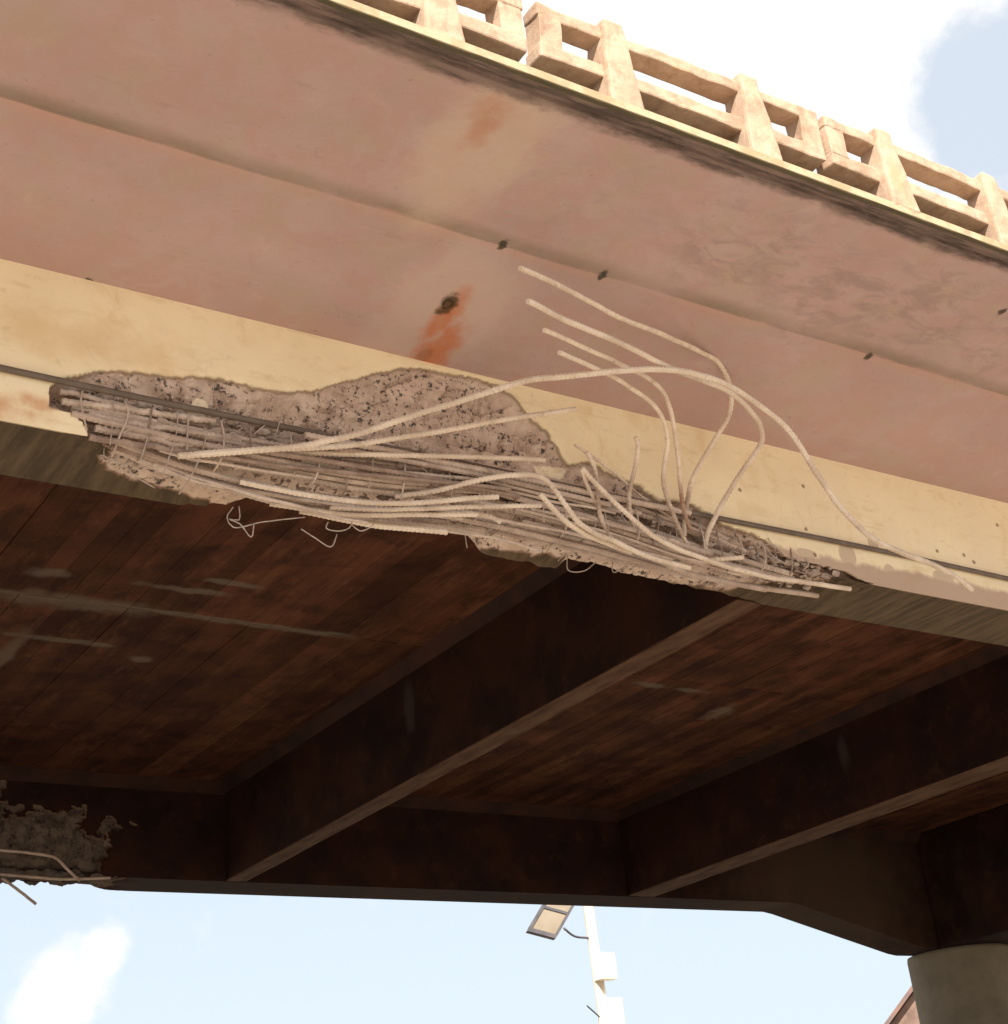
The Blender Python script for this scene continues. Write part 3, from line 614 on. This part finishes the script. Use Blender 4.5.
for pts in [[[2.352,6.345,5.417],[2.348,6.345,5.308],[2.334,6.345,5.171]],[[2.534,6.35,5.405],[2.529,6.35,5.295],[2.484,6.35,5.114]],[[2.677,6.35,5.448],[2.666,6.35,5.296],[2.603,6.35,5.084]],[[2.824,6.33,5.347],[2.785,6.33,5.201],[2.726,6.33,5.066],[2.67,6.33,4.97]],[[3.01,6.33,5.364],[2.981,6.33,5.274]],[[3.123,6.31,5.429],[3.06,6.31,5.365]],[[3.22,6.31,5.518],[3.182,6.31,5.39]],[[3.058,6.5,5.052],[3.056,6.5,4.975],[3.002,6.5,4.971],[3.061,6.5,4.954],[3.118,6.5,4.892],[3.137,6.5,4.972]],[[3.035,6.52,5.051],[3.001,6.52,4.985],[3.032,6.52,4.941],[3.191,6.52,4.996],[3.433,6.52,5.065]],[[3.397,6.5,4.983],[3.474,6.5,4.946],[3.563,6.5,4.91],[3.602,6.5,4.989]],[[3.527,6.45,5.023],[3.513,6.45,4.987],[3.576,6.45,4.98],[3.647,6.45,5.009],[3.673,6.45,5.065]],[[3.665,6.45,5.029],[3.71,6.45,5.003],[3.784,6.45,5.044],[3.823,6.45,5.096]],[[4.455,6.6,5.253],[4.465,6.6,5.091]],[[4.434,6.28,5.428],[4.506,6.28,5.368],[4.543,6.28,5.351]],[[4.458,6.28,5.353],[4.536,6.28,5.405]],[[4.022,6.3,5.489],[4.089,6.3,5.545],[4.126,6.3,5.534],[4.166,6.3,5.494]],[[4.14,6.3,5.555],[4.155,6.3,5.51]],[[5.097,6.62,5.119],[5.169,6.62,5.181],[5.161,6.62,5.073],[5.276,6.62,5.084],[5.373,6.62,5.156]],[[5.477,6.6,5.163],[5.474,6.6,5.099],[5.579,6.6,5.153]],[[5.728,6.33,5.289],[5.68,6.33,5.192],[5.665,6.33,5.145]],[[5.546,6.33,5.227],[5.542,6.33,5.163]],[[6.129,6.33,5.101],[6.068,6.33,5.028],[6.009,6.33,4.968]],[[6.568,6.34,5.339],[6.482,6.34,5.325],[6.526,6.34,5.265],[6.625,6.34,5.227]],[[6.518,6.34,5.379],[6.565,6.34,5.292],[6.502,6.34,5.228]],[[2.343,6.5,5.195],[2.442,6.5,5.177],[2.517,6.5,5.116],[2.618,6.5,5.07]],[[2.348,6.45,5.22],[2.344,6.45,5.166],[2.413,6.45,5.142]]]:
    tube('tie_wire', pts, .0032, M_wire, girder, .02, 5, 0, .002)
for k, x in enumerate(np.arange(2.25, 7.0, .17)):     # broken stirrups across the bundle
    x = x + random.uniform(-.05, .05)
    zt_ = float(np.interp(x, [2.0, 2.6, 4.4, 5.4, 6.6, 7.4], [5.43, 5.45, 5.50, 5.46, 5.33, 5.26])) + random.uniform(-.02, .04)
    zb_ = float(np.interp(x, [2.0, 3.2, 6.8, 7.4], [5.22, 5.19, 5.19, 5.21]))
    q = [(x, 6.36, zt_), (x+random.uniform(-.02, .02), 6.345, zt_*.6+zb_*.4), (x+random.uniform(-.04, .03), 6.36+random.uniform(-.01, .02), zb_+.02)]
    if k % 3: q.append((x+random.uniform(-.06, .06), 6.50+random.uniform(0, .15), zb_-.015))
    tube('stirrup', q, .0052, M_bundle[k % 3], girder, .02, 6, .05)
for k in range(26):                                     # snapped tie wires
    x = random.uniform(2.3, 6.9); z = float(np.interp(x, [2.0, 4.4, 6.6, 7.4], [5.36, 5.38, 5.27, 5.22])) + random.uniform(-.1, .07)
    p = Vector((x, 6.34, z)); q = [p]
    for _ in range(3): p = p + Vector((random.uniform(-.05, .05), random.uniform(-.03, .01), random.uniform(-.05, .045))); q.append(p)
    tube('tie_wire', q, .0026, M_wire, girder, .02, 5, 0, .002)
bm = bmesh.new()                                        # mortar crumbs still clinging to the bars
for k in range(420):
    x = random.uniform(2.45, 7.1)
    zt_ = float(np.interp(x, [2.0, 2.6, 4.4, 5.4, 6.6, 7.4], [5.44, 5.46, 5.49, 5.44, 5.30, 5.24])); z = random.uniform(5.20, zt_)
    c = Vector((x, 6.372 + .33*max(0, (zt_-z)/max(.05, zt_-5.2)-.35)**1.3 + random.uniform(-.012, .03), z))
    s_ = random.choice((.008, .012, .012, .018, .026))
    r_ = bmesh.ops.create_icosphere(bm, subdivisions=1, radius=s_)
    for v in r_['verts']:
        v.co = c + Vector((v.co.x*1.5, v.co.y, v.co.z*.8))*(1+.5*nz(v.co+c, 60, 2))
me = bpy.data.meshes.new('mortar_crumbs'); bm.to_mesh(me); bm.free()
link('mortar_crumbs', me, M_crumb, girder)['kind'] = 'stuff'
for pts in [[[4.03,14.74,5.461],[4.388,14.696,5.392],[4.66,14.664,5.368],[4.9,14.636,5.324],[4.994,14.62,5.23],[5.124,14.6,5.107]],[[4.478,14.9,5.181],[4.578,14.847,5.088],[4.759,14.75,4.913]],[[4.128,14.72,5.182],[4.595,14.734,5.166],[4.981,14.746,5.154],[5.477,14.76,5.184]]]:
    tube('rebar', pts, .014, M_bundle[0], fgird, .03, 7, .08)
# loose bent bars
for i, (pts, r, rust, label) in enumerate([([[2.675,6.35,5.184],[2.852,6.317,5.217],[3.268,6.224,5.298],[3.402,6.156,5.325],[3.516,6.097,5.35],[3.681,6.011,5.411],[3.852,5.911,5.471],[4.017,5.814,5.524],[4.182,5.719,5.577],[4.332,5.675,5.633],[4.488,5.631,5.665],[4.718,5.567,5.708],[4.899,5.542,5.755],[5.066,5.531,5.793],[5.267,5.517,5.818],[5.504,5.501,5.801],[5.766,5.533,5.758],[6.004,5.567,5.674],[6.138,5.592,5.575],[6.209,5.614,5.51],[6.34,5.66,5.415],[6.469,5.704,5.329],[6.623,5.747,5.259],[6.805,5.792,5.199],[7.148,5.87,5.181],[7.516,5.947,5.19],[7.78,6.004,5.17],[7.962,6.05,5.125]],0.014,0.1,'longest bent bar, arching over the whole hole and crossing the cable at the right'),([[2.772,6.36,5.219],[3.044,6.326,5.279],[3.305,6.295,5.328],[3.6,6.247,5.386],[3.902,6.19,5.47],[4.218,6.13,5.564],[4.541,6.064,5.659],[4.87,6.0,5.747]],0.011,0.1,'straight pale bar sloping gently up with its free end just right of the broken patch'),([[2.824,6.37,5.242],[3.11,6.351,5.293],[3.545,6.319,5.354],[4.061,6.271,5.422],[4.484,6.228,5.474],[4.767,6.2,5.504]],0.0105,0.1,'straight pale bar lying level, its end beside the whitish lump'),([[3.947,5.15,5.891],[4.255,5.246,5.931],[4.775,5.425,5.988],[5.235,5.577,6.068],[5.594,5.691,6.118],[5.783,5.761,6.135],[5.899,5.828,6.091],[5.976,5.901,6.016],[5.996,5.967,5.933],[5.956,6.054,5.83],[5.909,6.149,5.719],[5.866,6.223,5.615],[5.853,6.282,5.495],[5.851,6.346,5.369],[5.869,6.38,5.302]],0.0105,0.25,'topmost of the four hooked bars, its free end highest against the pink soffit'),([[4.01,5.2,5.748],[4.27,5.275,5.757],[4.685,5.396,5.808],[5.166,5.541,5.841],[5.44,5.612,5.869],[5.745,5.705,5.913],[5.991,5.805,5.909],[6.163,5.892,5.861],[6.21,5.944,5.802],[6.188,5.999,5.736],[6.126,6.102,5.621],[6.067,6.209,5.487],[6.037,6.277,5.394],[6.016,6.335,5.313],[6.021,6.38,5.248]],0.0115,0.15,'second highest hooked bar, bending down furthest to the right'),([[4.208,5.35,5.719],[4.485,5.446,5.76],[4.934,5.617,5.827],[5.181,5.716,5.863],[5.364,5.811,5.86],[5.479,5.903,5.808],[5.57,5.999,5.72],[5.661,6.106,5.598],[5.722,6.181,5.516],[5.852,6.321,5.384],[5.938,6.38,5.339]],0.0095,0.55,'third highest of the four hooked bars, rusty at its root'),([[4.364,5.45,5.682],[4.704,5.571,5.728],[5.001,5.692,5.762],[5.29,5.822,5.763],[5.417,5.901,5.716],[5.484,5.973,5.647],[5.504,6.046,5.565],[5.544,6.13,5.471],[5.645,6.215,5.388],[5.749,6.289,5.312],[5.897,6.38,5.222]],0.0095,0.3,'lowest of the four hooked bars with the shortest free arm'),([[5.36,6.1,5.722],[5.383,6.117,5.688],[5.387,6.148,5.611],[5.372,6.187,5.515],[5.373,6.236,5.435],[5.406,6.295,5.359],[5.476,6.36,5.285]],0.0095,0.35,'short upright stub bar standing alone against the yellow face'),([[5.03,6.25,5.676],[5.188,6.27,5.63],[5.356,6.293,5.561],[5.504,6.319,5.488],[5.657,6.346,5.434],[5.801,6.37,5.39]],0.0065,0.3,'thin bar slanting down to the right just above the bundle'),([[5.069,6.2,5.615],[5.125,6.226,5.566],[5.166,6.261,5.48],[5.182,6.297,5.369],[5.213,6.328,5.277],[5.285,6.363,5.204],[5.406,6.4,5.161]],0.0095,0.3,'brownish bar curling down, left of the short upright stub'),([[5.012,6.2,5.496],[5.064,6.242,5.457],[5.127,6.289,5.414],[5.187,6.324,5.359],[5.253,6.36,5.292]],0.0085,0.2,'short pale tipped bar beside the whitish lump'),([[5.02,6.2,5.504],[5.087,6.212,5.453],[5.19,6.229,5.389],[5.283,6.243,5.333],[5.394,6.254,5.267],[5.515,6.262,5.2],[5.721,6.273,5.143],[5.923,6.287,5.123],[6.16,6.302,5.101],[6.446,6.32,5.099],[6.772,6.347,5.125],[7.022,6.377,5.146],[7.224,6.4,5.164]],0.011,0.1,'long bar sweeping along the lower edge of the bundle'),([[3.917,6.42,5.222],[4.118,6.348,5.261],[4.255,6.299,5.303],[4.413,6.255,5.351],[4.56,6.215,5.379],[4.699,6.204,5.396],[4.769,6.207,5.378],[4.82,6.211,5.334],[4.887,6.217,5.251],[4.974,6.232,5.175],[5.095,6.256,5.139],[5.256,6.283,5.128],[5.407,6.309,5.103],[5.579,6.336,5.092],[5.877,6.38,5.096]],0.0125,0.1,'thick bar rising into a rounded hump right of the bundle middle'),([[4.72,6.22,5.296],[4.804,6.24,5.236],[4.909,6.262,5.177],[5.041,6.286,5.143],[5.193,6.317,5.132],[5.42,6.36,5.118]],0.0115,0.15,'thick bar with a blunt free end under the rounded hump'),([[3.029,6.42,5.143],[3.284,6.385,5.119],[3.546,6.346,5.106],[3.777,6.306,5.11],[4.077,6.256,5.153],[4.289,6.221,5.194],[4.424,6.2,5.214]],0.0105,0.1,'bar curving up slightly, its end between the hump and the level lower bars'),([[3.542,6.45,5.105],[3.865,6.393,5.128],[4.133,6.348,5.161],[4.388,6.306,5.198],[4.74,6.25,5.24]],0.0095,0,'palest level bar with its end under the rounded hump'),([[3.229,6.5,5.094],[3.596,6.445,5.078],[3.834,6.41,5.094],[4.015,6.378,5.115],[4.198,6.347,5.133],[4.356,6.32,5.147]],0.0095,0.1,'level bar in the lower bundle ending in a bright worn tip'),([[3.422,6.55,5.111],[3.638,6.523,5.091],[3.818,6.5,5.077],[3.995,6.465,5.074],[4.224,6.42,5.067]],0.0135,0.2,'lowest thick bar with a blunt end hanging below the others'),([[4.211,6.45,5.199],[4.377,6.4,5.201],[4.45,6.343,5.17],[4.494,6.3,5.123]],0.009,0.1,'short bar drooping at its tip above the grey concrete chunk'),([[5.945,6.36,5.137],[6.038,6.287,5.141],[6.149,6.2,5.135]],0.01,0.1,'short pale stub at the right end of the bundle')]):
    m = M_bars[2] if rust >= .5 else (M_bars[1] if rust >= .25 else M_bars[0])
    o = tube('bent_rebar', pts, r*(1.12 if r > .012 else 1.26), m, None, .0085, 8, .20, .0, i, False, pts[0])
    tag(o, label, 'reinforcement bar', 'loose bent reinforcement bars')

# cable along the girder
c0, c1, c2 = [Vector(p) for p in [[1.805,6.335,5.46],[4.578,6.335,5.457],[8.753,6.335,5.44]]]
d = (c2-c0)/(c2.x-c0.x)
pts = [c0 + d*(x-c0.x) + Vector((0, 0, .006*math.sin(x*1.9))) for x in np.linspace(-9, 16, 40)]
o = tube('cable', pts, .0165, M_cable, None, .15, 10, 0, 0, 0, True, pts[0])
tag(o, 'black cable stretched straight along the yellow girder, passing behind the bent bars', 'cable')

# ---------------------------------------------------------------- parapet railing
def railing(x, label, i, dy=0.0, rz=0.0, rx=0.0, dz=0.0):
    r = empty('concrete_railing', (x, 4.45+dy, 6.36+dz), label, 'railing', 'precast railing panels along the deck edge')
    r.rotation_euler = (rx, 0, rz)
    Lp = 1.80; a, b = -.02, .095          # panel thickness in local y
    zt0, zt1, zb0, zb1 = .428, .50, .180, .264
    s = i*11
    for (u0, u1) in ((0.004, .135), (Lp-.135, Lp-.004)):
        lean = random.uniform(-.012, .012)
        p = box8(u0, u1, a+.002, b-.002, zb1-.012, zt0+.012)
        p = [(q[0]+(lean if k > 3 else 0), q[1], q[2]) for k, q in enumerate(p)]
        rough_prism('end_post', p, .05, .007, .004, s+u0, M_rail, r)
    rough_prism('top_rail', box8(0, Lp, a, b, zt0, zt1), .06, .007, .011, s+1, M_rail, r, 2)
    rough_prism('bottom_rail', box8(0, Lp, a, b+.012, zb0, zb1), .06, .007, .011, s+2, M_rail, r, 2)
    for cx in (.44, 1.31):
        w0, w1 = .105, .06
        p = [(cx-w0, -.078, -.01), (cx+w0, -.078, -.01), (cx+w0, .12, -.01), (cx-w0, .12, -.01),
             (cx-w1, -.045, .545), (cx+w1, -.045, .545), (cx+w1, .085, .545), (cx-w1, .085, .545)]
        rough_prism('post', p, .06, .007, .016, s+cx, M_rail, r, 2)
    return r
railing(-.06, 'cream concrete railing panel beyond the left edge of the picture', 0)
railing(1.80, 'cream concrete railing panel cut off by the top edge of the photo', 1, .0, R(.3))
railing(3.665, 'complete cream concrete railing panel in the middle with a worn left end', 2, .0, R(-.3), R(.6))
railing(5.50, 'cream concrete railing panel at the right, slightly lower than its neighbour', 3, -.03, R(.8), R(-.5), -.01)
railing(7.37, 'cream concrete railing panel beyond the right edge of the picture', 4)

# ---------------------------------------------------------------- solar street lamp behind the bridge
base = Vector((15.30, 20.0, 0))
lamp = empty('street_lamp', base, 'cream street lamp pole with a tilted solar panel and two white boxes behind the bridge', 'street lamp')
tube('pole', [(.02, 0, 0), (-.02, 0, 2.2), (-.07, 0, 4.5), (-.118, 0, 6.3), (-.14, 0, 7.0)], .085, M_pole, lamp, .3, 16)
pc_ = [Vector(p)-base for p in [[13.901,19.9,5.867],[14.404,19.9,5.764],[14.949,19.9,6.284],[14.302,19.9,6.267]]]
bl, br, tr, tl = pc_
ctr = Vector((-.80, -.05, 4.75)); 
ux = (br-bl).normalized(); 
uy = ((tr-br)-ux*(tr-br).dot(ux)*0).normalized()
wl = (br-bl).length; hl = 1.25
nrm = ux.cross(uy).normalized()
def quadbox(name, a, b, c, d, n, th, mat, parent):
    vs = [a, b, c, d, a+n*th, b+n*th, c+n*th, d+n*th]
    me = from_py(name, vs, [(0, 1, 2, 3), (7, 6, 5, 4), (0, 4, 5, 1), (1, 5, 6, 2), (2, 6, 7, 3), (3, 7, 4, 0)]); fix_normals(me)
    return link(name, me, mat, parent)
# the panel's lower edge faces the camera; it climbs away to the right and up
e1 = ux*wl; e2 = uy*hl + Vector((0, .35, 0))
nrm = e1.cross(e2).normalized()
P = lambda u, v: bl + e1*u + e2*v
pan = quadbox('solar_panel', P(0, 0), P(1, 0), P(1, 1), P(0, 1), nrm, .02, M_pback, lamp)
t_ = .085
for (u0, u1, v0, v1) in ((0, 1, -.02, .05), (0, 1, .95, 1.02), (-.01, t_, .05, .95), (1-t_, 1.01, .05, .95), (t_, 1-t_, .44, .485)):
    quadbox('panel_frame', P(u0, v0)-nrm*.025, P(u1, v0)-nrm*.025, P(u1, v1)-nrm*.025, P(u0, v1)-nrm*.025, nrm, .06, M_pframe, pan)
arm = [Vector(p)-base for p in [[15.086,20.0,5.802],[14.804,19.95,5.818],[14.611,19.9,5.91]]]
tube('arm', [arm[0]+Vector((.02, 0, 0)), arm[1], arm[2]+Vector((0, .03, .02))], .018, M_pframe, lamp, .05, 8)
tube('brace', [Vector((-.12, 0, 4.60)), Vector((-.40, -.05, 4.78))], .012, M_pframe, lamp, .05, 6)
for k, (tl_, tr_, bl_, br_) in enumerate([[[15.054,19.85,5.545],[15.477,19.85,5.534],[15.128,19.85,5.141],[15.399,19.85,5.157]],[[15.136,19.85,4.816],[15.48,19.85,4.814],[15.148,19.85,4.523],[15.433,19.85,4.52]]]):
    c = (Vector(tl_)+Vector(tr_)+Vector(bl_)+Vector(br_))/4 - base
    hw = .15; hh = .20
    rough_prism('control_box', [(c.x-hw+q[0]*0, 0, 0) if False else (c.x+q[0], c.y+.02+q[1], c.z+q[2]) for q in box8(-hw, hw, -.10, .10, -hh, hh)], 0, 0, .012, k, M_box, lamp, 2)
tube('conduit', [(-.02+.14, -.12, 3.86), (.14, -.12, 3.6), (.15, -.12, 3.2)], .010, M_pframe, lamp, .1, 6)
for k in range(3):
    zc = (4.40, 4.05, 3.45)[k]
    rough_prism('clamp', box8(-.2 if k else .0, -.05 if k else .08, -.05, .05, zc-.02, zc+.02), 0, 0, .005, k, M_pframe, lamp)

# ---------------------------------------------------------------- house beyond the column
(xr, zr), (xl, zl) = [[2.957,9.745],[-3.543,3.439]]                 # ridge and eave in the plane of the gable
hroot = empty('house', (0.738*47.4+0.675*xr, 0.675*47.4-0.738*xr, 0), 'earth coloured house gable peeping out behind the round column', 'house')
hroot.rotation_euler = (0, 0, math.atan2(-.738, .675))
xl -= xr; xr = 0.0
prism_y('wall', [(xl+.6, 0), (-xl-.6, 0), (-xl-.6, zl+.42), (0, zr-.2), (xl+.6, zl+.42)], 0, 7, M_plaster, hroot)
for s in (-1, 1):
    prism_y('roof', [(0, zr), (-s*xl, zl), (-s*xl, zl-.15), (0, zr-.15)], -.25, 7.3, M_tin, hroot)
